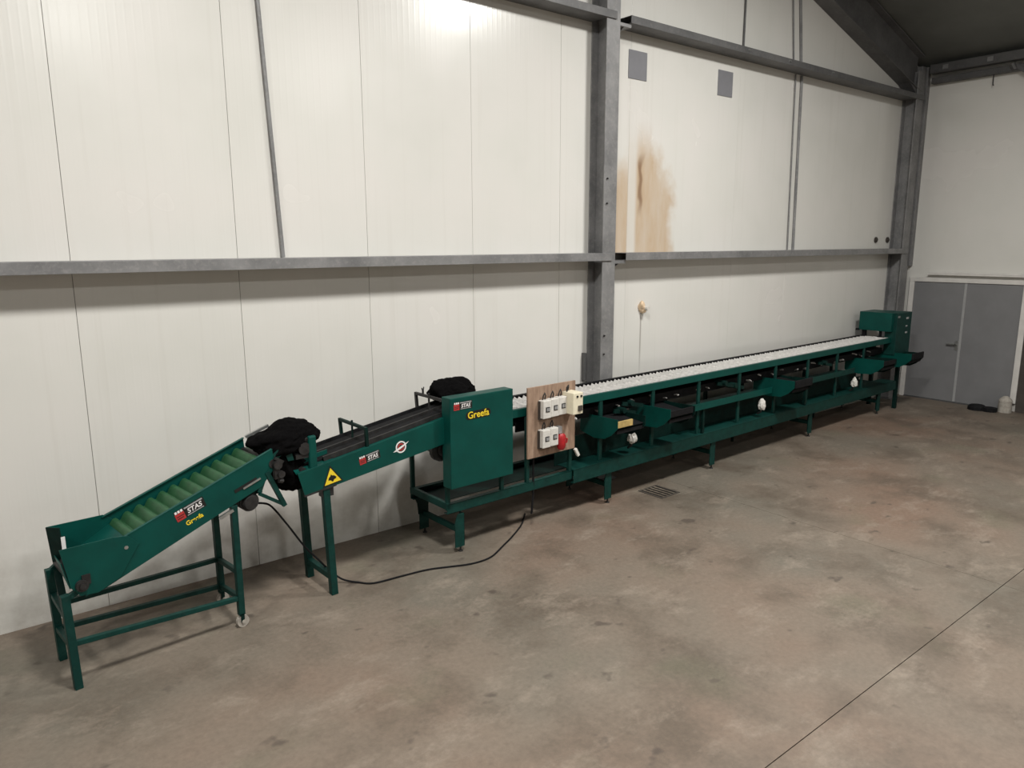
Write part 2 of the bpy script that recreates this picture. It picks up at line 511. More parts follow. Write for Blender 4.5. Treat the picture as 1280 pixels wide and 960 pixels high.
# double door in the right wall
dr = struct(empty('door_1', (XR, -1.03, 0.0)), 'grey double door in the right wall')
def dbox(x0, x1, y0, y1, z0, z1):
    return B().box(x0, x1, y0 + 1.03, y1 + 1.03, z0, z1)
obj('door_frame', dbox(-0.05, 0.0, -0.235, -0.16, 0.0, 1.95).box(-0.05, 0, -0.87, -0.79, 0.13, 1.95).box(-0.05, 0.0, -0.87, 0.87, 1.95, 2.02), 'frame_white', dr, bevel=0.004)
lf = obj('door_leaf', dbox(-0.03, 0.0, -1.012, -0.237, 0.015, 1.945), 'door', dr, bevel=0.003)
obj('handle', dbox(-0.085, -0.065, -0.99, -0.84, 0.955, 0.975).box(-0.085, -0.03, 0.045, 0.065, 0.955, 0.975).box(-0.036, -0.03, 0.03, 0.08, 0.86, 1.02), 'bright_metal', lf, bevel=0.003)
lf = obj('door_leaf', dbox(-0.03, 0.0, -1.818, -1.036, 0.015, 1.945), 'door', dr, bevel=0.003)
obj('meeting_strip', dbox(-0.036, -0.03, -1.042, -1.006, 0.02, 1.945), 'sticker_grey', dr)
obj('threshold', dbox(-0.06, 0.0, -1.82, -0.24, 0.0, 0.014), 'steel_dark', dr)
struct(obj('trim_2', B().box(XR - 0.10, XR, -3.2, -0.45, 2.065, 2.09).box(XR - 0.03, XR, -3.2, -0.45, 2.09, 2.115), 'frame_white', bevel=0.003), 'white ledge rail above the grey double door')
struct(obj('trim_3', B().box(XR - 0.04, XR, -2.6, -1.905, 0.0, 2.02), 'dark_brown', bevel=0.003), 'dark brown boarding right of the double door')
b = B()
b.tube([(0, 0, 0), (0, 0, 0.17)], [0.095, 0.09], 14)
b.tube([(0, 0, 0.17), (0, 0, 0.205), (0, 0, 0.25)], [0.095, 0.085, 0.03], 14)
tag(obj('post_footing', b, 'concrete', loc=(XR - 0.15, -1.80, 0.0), smooth=True), 'pale rounded concrete footing at the foot of the door frame', 'footing')
b = B()
b.tube([(0, -0.18, 0), (0, -0.18, 0.06)], 0.10, 14).tube([(0, 0, 0), (0, 0, 0.05), (0, 0, 0.075)], [0.13, 0.125, 0.10], 16)
b.box(-0.08, 0.08, -0.2, 0.0, 0.0, 0.055)
tag(obj('rubber_mat', b, 'black', loc=(XR - 0.28, -1.46, 0.0)), 'flat black rubber lump on the floor before the double door', 'rubber')

# ------------------------------------------------------------------ fittings on the gable wall
for (x, z, lab) in ((6.34, 4.475, 'square grey plate on the wall, closer to the middle column'), (7.90, 4.48, 'square grey plate on the wall, farther from the middle column')):
    b = B().box(-0.145, 0.145, -0.008, 0, -0.145, 0.145)
    tag(obj('wall_plate', b, 'plate_grey', loc=(x, 0, z), bevel=0.002), lab, 'wall plate')
def conduit(x, z0, z1, r, lab, xt=None, mat='steel'):
    b = B().tube([(0, -0.018, 0), ((xt if xt is not None else x) - x, -0.018, z1 - z0)], r, 8)
    return tag(obj('conduit', b, mat, loc=(x, 0, z0), smooth=True), lab, 'conduit')
cd = conduit(2.275, 2.495, 7.4, 0.017, 'thin grey conduit on the wall rising at a slight lean from the low rail', 2.07)
conduit(8.21, 4.867, 6.3, 0.012, 'dark conduit on the gable wall above the square grey plate', mat='steel_dark')
conduit(9.47, 2.495, 4.78, 0.010, 'slimmer pipe of the pair between the two right-hand wall rails', 9.40)
conduit(9.61, 2.495, 4.78, 0.018, 'thicker pipe of the pair between the two right-hand wall rails', 9.55)
conduit(9.34, 4.867, 6.2, 0.010, 'slimmer pipe of the pair above the high wall rail', 9.16)
conduit(9.52, 4.867, 6.2, 0.018, 'thicker pipe of the pair above the high wall rail', 9.33)
for x, lab in ((12.03, 'dark round socket on the wall, farther from the corner column'), (12.42, 'dark round socket on the wall, close to the corner column')):
    b = B().tube([(0, 0, 0), (0, -0.02, 0)], 0.045, 12).tube([(0, -0.02, 0), (0, -0.035, 0)], 0.022, 10)
    tag(obj('wall_socket', b, 'dark_brown', loc=(x, 0, 2.63), smooth=True), lab, 'socket')
pp = empty('foamed_pipe_end', (6.51, 0, 1.87)); tag(pp, 'pipe end plugged with yellowed foam on the wall above the sorter', 'pipe end')
bm = B(); bmesh.ops.create_icosphere(bm.bm, subdivisions=3, radius=0.055)
for v in bm.bm.verts:
    k = 1 + 0.55 * noise.noise(v.co * 22)
    v.co = Vector((v.co.x * 0.9 * k, v.co.y * 0.8 * k - 0.02, v.co.z * 1.2 * k))
obj('foam', bm, 'foam', pp, smooth=True)
obj('pipe', B().tube([(0.02, 0, -0.01), (0.02, -0.10, -0.015)], 0.028, 10), 'white_plastic', pp, smooth=True)

# ------------------------------------------------------------------ floor drain
dg = empty('floor_drain', (5.88, -0.885, 0.0), R(2)); tag(dg, 'rusty slotted steel drain grate in the concrete floor', 'drain')
obj('pit', B().box(-0.14, 0.14, -0.155, 0.155, 0.0005, 0.002), 'sticker_black', dg)
fr = B()
for (x0, x1, y0, y1) in ((-0.15, 0.15, 0.14, 0.16), (-0.15, 0.15, -0.16, -0.14), (-0.15, -0.125, -0.14, 0.14), (0.125, 0.15, -0.14, 0.14)):
    fr.box(x0, x1, y0, y1, 0.0, 0.006)
obj('drain_frame', fr, 'joint', dg)
sl = mesh('slat', B().box(-0.012, 0.012, -0.14, 0.14, 0.002, 0.005), 'floor')
for k in range(4):
    link('slat', sl, dg, (-0.0855 + k * 0.057, 0, 0))

# ------------------------------------------------------------------ decals
def stas_decal(parent, u, v, z, ang, wdt):
    h = wdt * 0.36
    F = facing(u, v, z, ang)
    obj('decal_ground', B().box(-wdt / 2, wdt / 2, -h / 2, h / 2, 0.0, 0.0008).xf(F), 'sticker_black', parent)
    obj('decal_red_field', B().box(-wdt / 2, -wdt * 0.20, -h / 2, h * 0.22, 0.0008, 0.0016).xf(F), 'sticker_red', parent)
    d = B()
    for k in range(3):
        x = -wdt * 0.44 + k * wdt * 0.095
        d.box(x - wdt * 0.035, x + wdt * 0.035, h * 0.24, h * 0.46, 0.0008, 0.0016)
    obj('decal_dots', d.xf(F), 'sticker_white', parent)
    l = B()
    for k, y in enumerate((-0.28, -0.08)):
        l.box(-wdt * 0.46, -wdt * (0.26 - 0.04 * k), h * y - h * 0.03, h * y + h * 0.04, 0.0016, 0.0022)
    obj('decal_red_lines', l.xf(F), 'sticker_black', parent)
    obj('decal_bar', B().box(-wdt * 0.16, wdt * 0.46, h * 0.29, h * 0.42, 0.0008, 0.0016).xf(F), 'sticker_grey', parent)
    link('decal_lettering', text_mesh('STAS', wdt * 0.225, 'sticker_white', F @ Matrix.Translation((wdt * 0.14, -h * 0.06, 0.0012)), 0.2, 0.0010), parent)
    obj('decal_underline', B().box(-wdt * 0.14, wdt * 0.42, -h * 0.44, -h * 0.36, 0.0008, 0.0016).xf(F), 'sticker_grey', parent)

def greefa_decal(parent, u, v, z, ang, wdt, ground=True):
    h = wdt * 0.27
    F = facing(u, v, z, ang)
    if ground:
        poly = []
        for k in range(24):
            a = 2 * math.pi * k / 24
            sx = wdt / 2 - h * 0.5
            poly.append(((sx if math.cos(a) > 0 else -sx) + math.cos(a) * h * 0.5, math.sin(a) * h * 0.5))
        obj('nameplate_ground', B().prism(poly, 0.0, 0.0008, 'z').xf(F), 'sticker_black', parent)
    link('nameplate_lettering', text_mesh('Greefa', wdt * 0.31, 'yellow', F @ Matrix.Translation((0, 0, 0.0012)), 0.0, 0.0012), parent)

# ------------------------------------------------------------------ cleated elevator conveyor
el = empty('elevator_conveyor', (0.449, -1.027, 0.0), R(6.37))
tag(el, 'green inclined elevator conveyor with cleated belt and feed hopper', 'conveyor')
W = 0.42
def leg(parent, p0, p1, w, mat='green_worn', name='leg'):
    return obj(name, B().bar(p0, p1, w, w), mat, parent, bevel=0.003)
leg(el, (0.012, 0.0, 0.0), (-0.002, 0.0, 0.60), 0.045)
l2 = leg(el, (1.028, 0.0, 0.09), (1.03, 0.0, 0.88), 0.042)
leg(el, (0.035, W, 0.0), (0.02, W, 0.62), 0.045)
l4 = leg(el, (1.075, W, 0.09), (1.07, W, 0.88), 0.042)
for (l, u, v) in ((l2, 1.028, 0.0), (l4, 1.075, W)):
    obj('caster_fork', B().box(u - 0.012, u + 0.012, v - 0.022, v - 0.016, 0.04, 0.10).box(u - 0.012, u + 0.012, v + 0.016, v + 0.022, 0.04, 0.10).box(u - 0.018, u + 0.018, v - 0.022, v + 0.022, 0.092, 0.10), 'green_dark', l)
    obj('caster_wheel', B().tube([(u + 0.005, v - 0.014, 0.042), (u + 0.005, v + 0.014, 0.042)], 0.042, 18).tube([(u + 0.005, v - 0.024, 0.042), (u + 0.005, v + 0.024, 0.042)], 0.014, 10), 'concrete', l, smooth=True)
rails = [((0.0, 0, 0.29), (1.03, 0, 0.212)), ((0.03, W, 0.215), (1.075, W, 0.14)), ((0.03, W, 0.375), (1.075, W, 0.35)),
         ((0.0, 0, 0.45), (0.025, W, 0.45)), ((1.03, 0, 0.212), (1.075, W, 0.14)), ((1.03, 0, 0.40), (1.072, W, 0.35)), ((0.0, 0, 0.29), (0.03, W, 0.215))]
for p0, p1 in rails:
    obj('rail', B().bar(p0, p1, 0.032, 0.032), 'green_worn', el, bevel=0.003)
# side panels
near = [(0.15, 0.565), (0.185, 0.565), (1.235, 0.965), (1.335, 1.075), (1.325, 1.212), (0.345, 0.862), (0.15, 0.80)]
sp = obj('side_panel', B().prism(near, -0.014, -0.008).bar((0.345, -0.004, 0.861), (1.325, -0.004, 1.211), 0.024, 0.006), 'green', el, bevel=0.0015)
ang_e = math.atan2(0.34, 0.98)
stas_decal(sp, 0.742, -0.0145, 0.932, ang_e, 0.20)
greefa_decal(sp, 0.765, -0.0145, 0.858, ang_e, 0.135, False)
obj('slot', B().bar((1.04, -0.0155, 0.975), (1.20, -0.0155, 1.03), 0.003, 0.022), 'sticker_black', sp)
obj('slot_strip', B().bar((1.10, -0.018, 0.982), (1.225, -0.018, 1.027), 0.006, 0.012), 'bright_metal', sp)
obj('slot_strip', B().bar((0.93, -0.012, 0.818), (1.02, -0.012, 0.852), 0.02, 0.02), 'bright_metal', sp)
obj('tension_strip', B().bar((0.13, -0.018, 0.60), (0.26, -0.018, 0.665), 0.006, 0.012), 'bright_metal', sp)
obj('tension_strip', B().bar((0.10, -0.018, 0.565), (0.25, -0.018, 0.64), 0.006, 0.01), 'green_worn', sp)
obj('bolt', B().tube([(0.345, -0.01, 0.795), (0.345, -0.024, 0.795)], 0.012, 8), 'bright_metal', sp)
far = [(0.15, 0.565), (0.185, 0.565), (1.235, 0.965), (1.335, 1.075), (1.325, 1.212), (0.345, 0.868), (0.15, 0.80)]
obj('side_panel', B().prism(far, W + 0.008, W + 0.014).bar((0.345, W + 0.004, 0.868), (1.325, W + 0.004, 1.211), 0.024, 0.006), 'green', el, bevel=0.0015)
# belt and cleats
d0, d1 = Vector((0.345, 0, 0.785)), Vector((1.33, 0, 1.138))
dd = (d1 - d0).normalized(); nn = Vector((-dd.z, 0, dd.x))
bl = B()
top = [d0 + nn * 0, d1]
poly = []
L_ = (d1 - d0).length
pts = [d0 + dd * (L_ * k / 6) for k in range(7)]
pts += [d1 + dd * 0.035 * math.sin(a) + nn * (-0.035 + 0.035 * math.cos(a)) for a in (R(45), R(90), R(135), R(180))]
pts += [d0 - nn * 0.07] + [d0 + dd * -0.035 * math.sin(a) + nn * (-0.035 - 0.035 * math.cos(a)) for a in (R(45), R(90), R(135))]
bl.prism([(p.x, p.z) for p in pts], 0.0, W)
belt = obj('belt', bl, 'belt_green', el, smooth=True)
tag(belt, 'bright green rubber belt with curved cleats')
n_cl = 12
pitch = 0.0815
prof = [(0.0, -0.004), (0.075, -0.004), (0.073, 0.016), (0.066, 0.028), (0.052, 0.033), (0.036, 0.028), (0.016, 0.012)]
cl = B().prism([(a, c) for a, c in prof], 0.004, W - 0.004)
cl.xf(Matrix.Rotation(-math.atan2(dd.z, dd.x), 4, 'Y'))
clm = mesh('cleat', cl, 'belt_green')
for p in clm.polygons:
    p.use_smooth = True
clm.set_sharp_from_angle(angle=R(50))
for k in range(n_cl):
    p = d0 + dd * (0.03 + k * pitch)
    link('cleat', clm, belt, p)
# hopper
hn = obj('hopper', B().prism([(-0.006, 0.884), (0.27, 0.880), (0.36, 0.866), (0.42, 0.80), (0.30, 0.62), (0.17, 0.565), (0.075, 0.575), (0.03, 0.64)], -0.022, -0.016), 'green', el, bevel=0.0015)
obj('hopper_side', B().prism([(0.035, 0.888), (0.355, 0.882), (0.43, 0.82), (0.30, 0.62), (0.14, 0.60), (0.06, 0.66)], W + 0.004, W + 0.01), 'green', hn, bevel=0.0015)
obj('hopper_flap', B().sheet([(0.035, W + 0.004, 0.888), (0.088, W - 0.085, 0.894), (0.098, W - 0.085, 0.70), (0.05, W + 0.004, 0.655)], 0.005, (-1, -0.4, 0)), 'green_dark', hn)  # dark green paints in the shade of the turned fold
obj('hopper_end', B().sheet([(-0.002, -0.016, 0.80), (0.03, -0.016, 0.635), (0.075, W, 0.63), (0.06, W, 0.70)], 0.005, (-1, 0, -0.2)), 'green', hn)
obj('hopper_bottom', B().sheet([(0.03, -0.016, 0.64), (0.10, -0.016, 0.66), (0.38, -0.008, 0.815), (0.38, W, 0.815), (0.10, W, 0.66), (0.06, W, 0.64)], 0.005, (0, 0, -1)), 'green', hn)
obj('hopper_guide', B().sheet([(0.28, 0.0, 0.858), (0.43, 0.0, 0.875), (0.46, 0.04, 0.845), (0.30, 0.04, 0.80)], 0.004, (0, 0, -1)), 'green', hn)
obj('white_tape', B().box(0.085, 0.108, W - 0.093, W - 0.09, 0.755, 0.835), 'sticker_white', hn, bevel=0.001)
obj('tail_roller', B().tube([(0.085, -0.02, 0.642), (0.085, W + 0.02, 0.642)], 0.036, 16), 'dark_metal', el, smooth=True)
obj('bearing', B().tube([(0.085, -0.05, 0.642), (0.085, -0.022, 0.642)], 0.034, 14).tube([(0.085, -0.062, 0.642), (0.085, -0.05, 0.642)], 0.018, 10).box(0.09, 0.135, -0.032, -0.022, 0.64, 0.70), 'dark_metal', el, smooth=True)
obj('foot_bracket', B().bar((0.0, 0.0, 0.575), (0.15, 0.0, 0.635), 0.03, 0.03), 'green_worn', el)
obj('foot_bracket', B().bar((0.02, W, 0.60), (0.10, W, 0.66), 0.03, 0.03), 'green_worn', el)
obj('frame_strut', B().bar((0.0, 0.03, 0.50), (0.06, W - 0.02, 0.60), 0.04, 0.035), 'green_dark', el)
# head end
hb = obj('head_bracket', B().bar((1.275, -0.005, 1.06), (1.395, -0.005, 0.785), 0.03, 0.03).bar((1.395, -0.005, 0.79), (1.215, -0.005, 0.915), 0.024, 0.024).bar((1.215, -0.005, 0.925), (1.275, -0.005, 1.06), 0.012, 0.03), 'green_worn', el)
obj('end_plate', B().prism([(1.31, 1.16), (1.445, 1.245), (1.485, 1.10), (1.44, 1.10), (1.415, 1.17), (1.32, 1.10)], -0.012, -0.006), 'green_worn', el)
obj('head_roller', B().tube([(1.325, -0.02, 1.108), (1.325, W + 0.02, 1.108)], 0.032, 14), 'dark_metal', el, smooth=True)
obj('head_bearing', B().tube([(1.345, -0.05, 1.10), (1.345, -0.012, 1.10)], 0.032, 12).box(1.32, 1.36, -0.04, -0.014, 1.0, 1.10).tube([(1.365, -0.055, 1.03), (1.365, -0.012, 1.03)], 0.026, 10).bar((1.33, -0.03, 1.15), (1.39, -0.03, 1.11), 0.02, 0.02).tube([(1.35, -0.03, 0.985), (1.38, -0.03, 0.975)], 0.018, 8), 'dark_metal', el, smooth=True)
mo = obj('drive_motor', B().tube([(1.155, -0.01, 0.865), (1.155, 0.01, 0.865), (1.155, 0.17, 0.865), (1.155, 0.19, 0.865)], [0.048, 0.06, 0.06, 0.045], 18), 'dark_metal', el, smooth=True)
fn = mesh('cooling_fin', B().tube([(1.155, 0.0, 0.865), (1.155, 0.006, 0.865)], 0.066, 18), 'dark_metal')
for k in range(6):
    link('cooling_fin', fn, mo, (0, 0.02 + k * 0.025, 0))
obj('motor_plate', B().box(1.06, 1.25, 0.02, 0.16, 0.91, 0.935), 'green_dark', el)
obj('back_strip', B().bar((1.34, W, 1.215), (1.52, W, 1.27), 0.02, 0.02), 'bright_metal', el)

# ------------------------------------------------------------------ infeed belt conveyor
inn = empty('infeed_conveyor', (2.178, -0.882, 0.0), R(2.3))
tag(inn, 'green rising infeed conveyor with black belts and yellow warning triangle', 'conveyor')
V2 = 0.40
for v in (0.0, V2):
    du = 0.0
    leg(inn, (0.0, v + 0.02, 0.0), (-0.028, v + 0.02, 0.86), 0.052)
obj('crossbar', B().bar((-0.004, 0.02, 0.14), (-0.004, V2 + 0.02, 0.14), 0.045, 0.045), 'green_worn', inn, bevel=0.003)
np_ = [(-0.245, 1.0), (-0.20, 0.83), (-0.14, 0.83), (1.20, 1.01), (1.20, 1.232)]
ip = obj('side_panel', B().prism(np_, -0.012, -0.006).bar((-0.245, 0.006, 1.0), (1.20, 0.006, 1.231), 0.034, 0.006), 'green', inn, bevel=0.0015)
ang_i = math.atan2(0.197, 1.253)
stas_decal(ip, 0.333, -0.0125, 1.012, ang_i + 0.02, 0.18)
# yellow warning triangle
F = facing(0.016, -0.0125, 0.922, ang_i * 0.9)
tri = lambda s, o=0: [(-0.084 * s, -0.055 * s), (0.084 * s, -0.055 * s), (0.0, 0.092 * s)]
obj('warning_border', B().prism(tri(1.0), 0.0, 0.0008, 'z').xf(F), 'sticker_black', ip)
obj('warning_field', B().prism(tri(0.80), 0.0008, 0.0016, 'z').xf(F), 'yellow', ip)
hand = [(-0.034, -0.014), (-0.026, 0.002), (-0.012, 0.012), (-0.006, 0.024), (0.004, 0.014), (0.018, 0.010), (0.034, -0.006), (0.028, -0.016), (0.012, -0.020), (0.004, -0.032), (-0.008, -0.030), (-0.012, -0.020)]
obj('warning_symbol', B().prism(hand, 0.0016, 0.0022, 'z').xf(F), 'sticker_black', ip)
# round emblem with a slanting wing
F = facing(0.612, -0.0125, 1.04, ang_i)
def ring(r0, r1, z0, z1, n=28):
    b = B()
    P = [[b.bm.verts.new((math.cos(2 * math.pi * k / n) * r, math.sin(2 * math.pi * k / n) * r, z)) for k in range(n)] for r, z in ((r0, z0), (r1, z0), (r1, z1), (r0, z1))]
    for k in range(n):
        j = (k + 1) % n
        for a in range(4):
            c = (a + 1) % 4
            b.bm.faces.new((P[a][k], P[a][j], P[c][j], P[c][k]))
    return b
obj('emblem_ring', ring(0.037, 0.048, 0.0, 0.001).xf(F), 'sticker_white', ip)
obj('emblem_arc', ring(0.018, 0.030, 0.0, 0.001).xf(F), 'sticker_red', ip)
obj('emblem_wing', B().prism([(-0.076, -0.020), (-0.05, -0.023), (0.0, -0.011), (0.045, 0.005), (0.078, 0.024), (0.05, 0.018), (0.0, 0.006), (-0.05, -0.008)], 0.001, 0.0018, 'z').xf(F), 'sticker_white', ip)
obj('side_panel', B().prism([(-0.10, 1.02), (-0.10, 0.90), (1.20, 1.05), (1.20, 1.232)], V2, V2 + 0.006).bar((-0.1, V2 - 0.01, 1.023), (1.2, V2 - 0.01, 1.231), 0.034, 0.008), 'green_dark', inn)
obj('entry_plate', B().sheet([(-0.25, 0.0, 0.998), (0.05, 0.0, 1.045), (0.05, 0.11, 1.06), (-0.25, 0.11, 1.04)], 0.006, (0, 0, -1)).sheet([(-0.25, 0.11, 1.04), (0.05, 0.11, 1.06), (0.05, 0.115, 1.10), (-0.25, 0.115, 1.06)], 0.006, (0, 1, 0)), 'green', inn)
obj('lower_lip', B().bar((-0.2, -0.004, 0.826), (0.05, -0.004, 0.858), 0.02, 0.014).box(-0.06, 0.03, 0.0, 0.06, 0.78, 0.86), 'dark_metal', inn)
obj('entry_post', B().box(-0.145, -0.085, -0.006, 0.03, 1.01, 1.255), 'green', inn, bevel=0.012)
sl_i = 0.1572
for (v0, v1) in ((0.055, 0.175), (0.215, 0.335)):
    b = B().prism([(-0.20, 1.02 - 0.02), (1.30, 1.02 - 0.02 + 1.5 * sl_i), (1.30, 1.05 + 1.5 * sl_i - 0.02), (-0.20, 1.03)], v0, v1)
    obj('belt', b, 'black', inn, bevel=0.006)
for v in (0.04, 0.195, 0.36):
    obj('belt_guide', B().bar((-0.02, v, 1.05 + 0.0), (1.25, v, 1.05 + 1.27 * sl_i), 0.014, 0.05), 'dark_metal' if v < 0.3 else 'black', inn)
for u in (-0.19, 1.2):
    obj('roller', B().tube([(u, 0.01, 1.0 + (u + 0.2) * sl_i), (u, V2 - 0.01, 1.0 + (u + 0.2) * sl_i)], 0.028, 12), 'dark_metal', inn, smooth=True)
def arch(u, zt, name='guard_arch'):
    zb = 1.0 + (u + 0.245) * sl_i
    b = B().bar((u, 0.004, zb), (u - 0.005, 0.004, zt), 0.022, 0.022).bar((u - 0.005, -0.006, zt), (u - 0.01, V2 + 0.01, zt + 0.003), 0.022, 0.022).bar((u, V2, zb), (u - 0.01, V2, zt), 0.022, 0.022)
    b.bar((u - 0.008, 0.21, zb + 0.03), (u - 0.008, 0.21, zt + 0.03), 0.012, 0.012)
    return obj(name, b, 'dark_metal' if u > 0.6 else 'green_dark', inn)
arch(0.325, 1.232)
a2 = arch(1.045, 1.345)
obj('wing_nut', B().bar((1.04, 0.30, 1.355), (1.04, 0.30, 1.385), 0.012).bar((1.04, 0.30, 1.375), (1.02, 0.285, 1.41), 0.006, 0.012).bar((1.04, 0.30, 1.375), (1.06, 0.315, 1.41), 0.006, 0.012), 'dark_metal', a2)
b = B()
b.tube([(-0.175, 0.0, 1.17), (-0.175, 0.06, 1.17)], 0.045, 12).tube([(-0.21, 0.02, 1.205), (-0.21, 0.07, 1.205)], 0.03, 10).box(-0.24, -0.14, 0.01, 0.05, 1.10, 1.13).tube([(-0.15, 0.01, 1.225), (-0.15, 0.04, 1.235)], 0.018, 8)
obj('chain_drive', b, 'dark_metal', inn, smooth=True)
b = B()
b.tube([(1.05, 0.06, 0.92), (1.05, 0.10, 0.92)], 0.10, 20).tube([(1.05, 0.04, 0.92), (1.05, 0.26, 0.92)], 0.05, 14)
obj('drive_pulley', b, 'dark_metal', inn, smooth=True)

# ------------------------------------------------------------------ sorting machine
so = empty('sorting_machine', (3.353, -0.835, 0.0), R(1.5))
tag(so, 'long green fruit sorting machine with white cup belt along the wall', 'machine')
LEN = 8.72
DV = 0.55
# feet
for u in (0.0, 1.85, 3.63, 5.86, 7.92):
    for v in (0.0, DV):
        lg = obj('leg', B().prism([(-0.048, 0.05), (0.048, 0.05), (0.048, 0.345), (-0.02, 0.345), (-0.048, 0.27)], -0.004, 0.004).box(0.042, 0.048, -0.004, 0.06, 0.05, 0.345), 'green_worn', so, loc=(u, v, 0))
        obj('adjusting_foot', B().tube([(0.02, 0.02, 0.0), (0.02, 0.02, 0.008), (0.02, 0.02, 0.009), (0.02, 0.02, 0.08)], [0.022, 0.02, 0.009, 0.009], 10), 'dark_metal', lg, smooth=True)
    obj('cross_brace', B().bar((u, 0.0, 0.20), (u, DV, 0.20), 0.03, 0.05), 'green_worn', so, bevel=0.003)
for u in (4.8, 6.9):
    obj('leg', B().bar((u, DV - 0.05, 0.02), (u, DV - 0.05, 0.345), 0.03), 'green_dark', so)
# feed section of the frame (left, open) and the long trough section
def channel(u0, u1, v, z0, z1, s, mat='green_worn', name='lower_rail'):
    b = B().box(u0, u1, v, v + s * 0.006, z0, z1).box(u0, u1, v, v + s * 0.05, z1 - 0.006, z1).box(u0, u1, v, v + s * 0.05, z0, z0 + 0.006)
    return obj(name, b, mat, so, bevel=0.0015)
channel(-0.13, 1.33, -0.01, 0.372, 0.455, 1)
channel(-0.13, LEN - 0.3, DV + 0.01, 0.36, 0.46, -1)
channel(1.33, LEN - 0.3, -0.03, 0.33, 0.462, 1)
obj('end_rail', B().box(-0.135, -0.10, -0.01, DV + 0.01, 0.41, 0.47), 'green_worn', so, bevel=0.003)
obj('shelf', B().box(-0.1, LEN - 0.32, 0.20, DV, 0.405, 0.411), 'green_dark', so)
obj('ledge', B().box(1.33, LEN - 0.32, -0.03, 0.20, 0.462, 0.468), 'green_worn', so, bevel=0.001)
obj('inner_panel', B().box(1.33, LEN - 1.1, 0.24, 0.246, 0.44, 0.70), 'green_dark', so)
obj('bracket_plate', B().prism([(-0.14, 0.47), (0.16, 0.42), (0.05, 0.30), (0.03, 0.20), (-0.06, 0.20), (-0.07, 0.30)], DV - 0.01, DV), 'green_dark', so)
# upright posts
for u, z1 in ((-0.11, 1.07), (0.47, 0.66), (0.77, 1.07), (1.31, 1.07)):
    obj('post', B().bar((u, 0.012, 0.40), (u, 0.012, z1), 0.036, 0.03), 'green_worn', so, bevel=0.003)
obj('post', B().bar((-0.11, DV, 0.40), (-0.11, DV, 0.83), 0.036, 0.03), 'green_worn', so, bevel=0.003)
obj('head_rail', B().bar((-0.11, DV, 0.83), (0.12, 0.30, 0.90), 0.03, 0.045), 'green_dark', so)
for k in range(8):
    u = 1.75 + 0.80 * k
    obj('post', B().bar((u, 0.03, 0.465), (u, 0.03, 1.08), 0.045, 0.022), 'green_worn', so, bevel=0.003)
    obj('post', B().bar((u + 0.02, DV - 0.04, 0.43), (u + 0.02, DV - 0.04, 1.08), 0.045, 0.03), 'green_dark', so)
    obj('cross_member', B().bar((u, 0.03, 1.06), (u, DV - 0.04, 1.06), 0.03, 0.03), 'green_dark', so)
# belt bed
bed0, bed1 = 0.30, 8.30
obj('top_rail', B().box(bed0, bed1, 0.012, 0.018, 1.078, 1.146).box(bed0, bed1, 0.012, 0.045, 1.146, 1.152), 'green', so, bevel=0.0015)
obj('top_rail', B().box(bed0, bed1, 0.46, 0.466, 1.05, 1.165).box(bed0, bed1, 0.43, 0.466, 1.158, 1.165), 'black', so)
obj('guide_strip', B().box(bed0, bed1, 0.048, 0.062, 1.135, 1.150), 'sticker_grey', so)
cb = obj('cup_belt', B().box(bed0 + 0.02, bed1 + 0.05, 0.065, 0.43, 1.098, 1.118), 'plate_grey', so)
# one carrier cup: a square tile with two sloping wings and a round socket
cu = B()
hw, hl = 0.085, 0.050
rows = [(-hl, -0.004), (-hl * 0.6, 0.026), (-hl * 0.2, 0.004), (hl * 0.2, 0.0), (hl * 0.6, 0.020), (hl, -0.004)]
cols = [(-hw, 0.010), (-hw * 0.5, 0.0), (0, 0.004), (hw * 0.5, 0.0), (hw, 0.010)]
grid = [[cu.bm.verts.new((x, y, z1 + z2)) for (y, z2) in cols] for (x, z1) in rows]
for i in range(len(rows) - 1):
    for j in range(len(cols) - 1):
        cu.bm.faces.new((grid[i][j], grid[i + 1][j], grid[i + 1][j + 1], grid[i][j + 1]))
bmesh.ops.extrude_face_region(cu.bm, geom=list(cu.bm.faces))
cu.bm.verts.ensure_lookup_table()
for v in cu.bm.verts[len(rows) * len(cols):]:
    v.co.z -= 0.012
cum = mesh('cup', cu, 'cup')
n = int((bed1 - bed0) / 0.118)
for i in range(n):
    for j in range(2):
        link('cup', cum, cb, (bed0 + 0.08 + i * 0.118 + (0.03 if j else 0.0), 0.156 + j * 0.182, 1.124))
# dark return run under the belt with cups hanging upside down
obj('return_track', B().box(0.75, 8.2, 0.14, 0.155, 0.90, 0.99).box(0.75, 8.2, 0.36, 0.375, 0.90, 1.05).box(0.75, 8.2, 0.155, 0.36, 0.985, 0.99), 'black', so)
random.seed(4)
rc = obj('return_cups', B().box(0.8, 8.1, 0.24, 0.26, 0.93, 0.94), 'black', so)
for i in range(26):
    u = 0.95 + i * 0.27 + random.uniform(-0.06, 0.06)
    o = link('cup', cum, rc, (u, 0.105 + random.uniform(-0.01, 0.01), 0.93 + random.uniform(0, 0.07)), (R(180 + random.uniform(-25, 25)), R(random.uniform(-30, 30)), 0))
    s = random.uniform(0.22, 0.42)
    o.scale = (s, s, s)
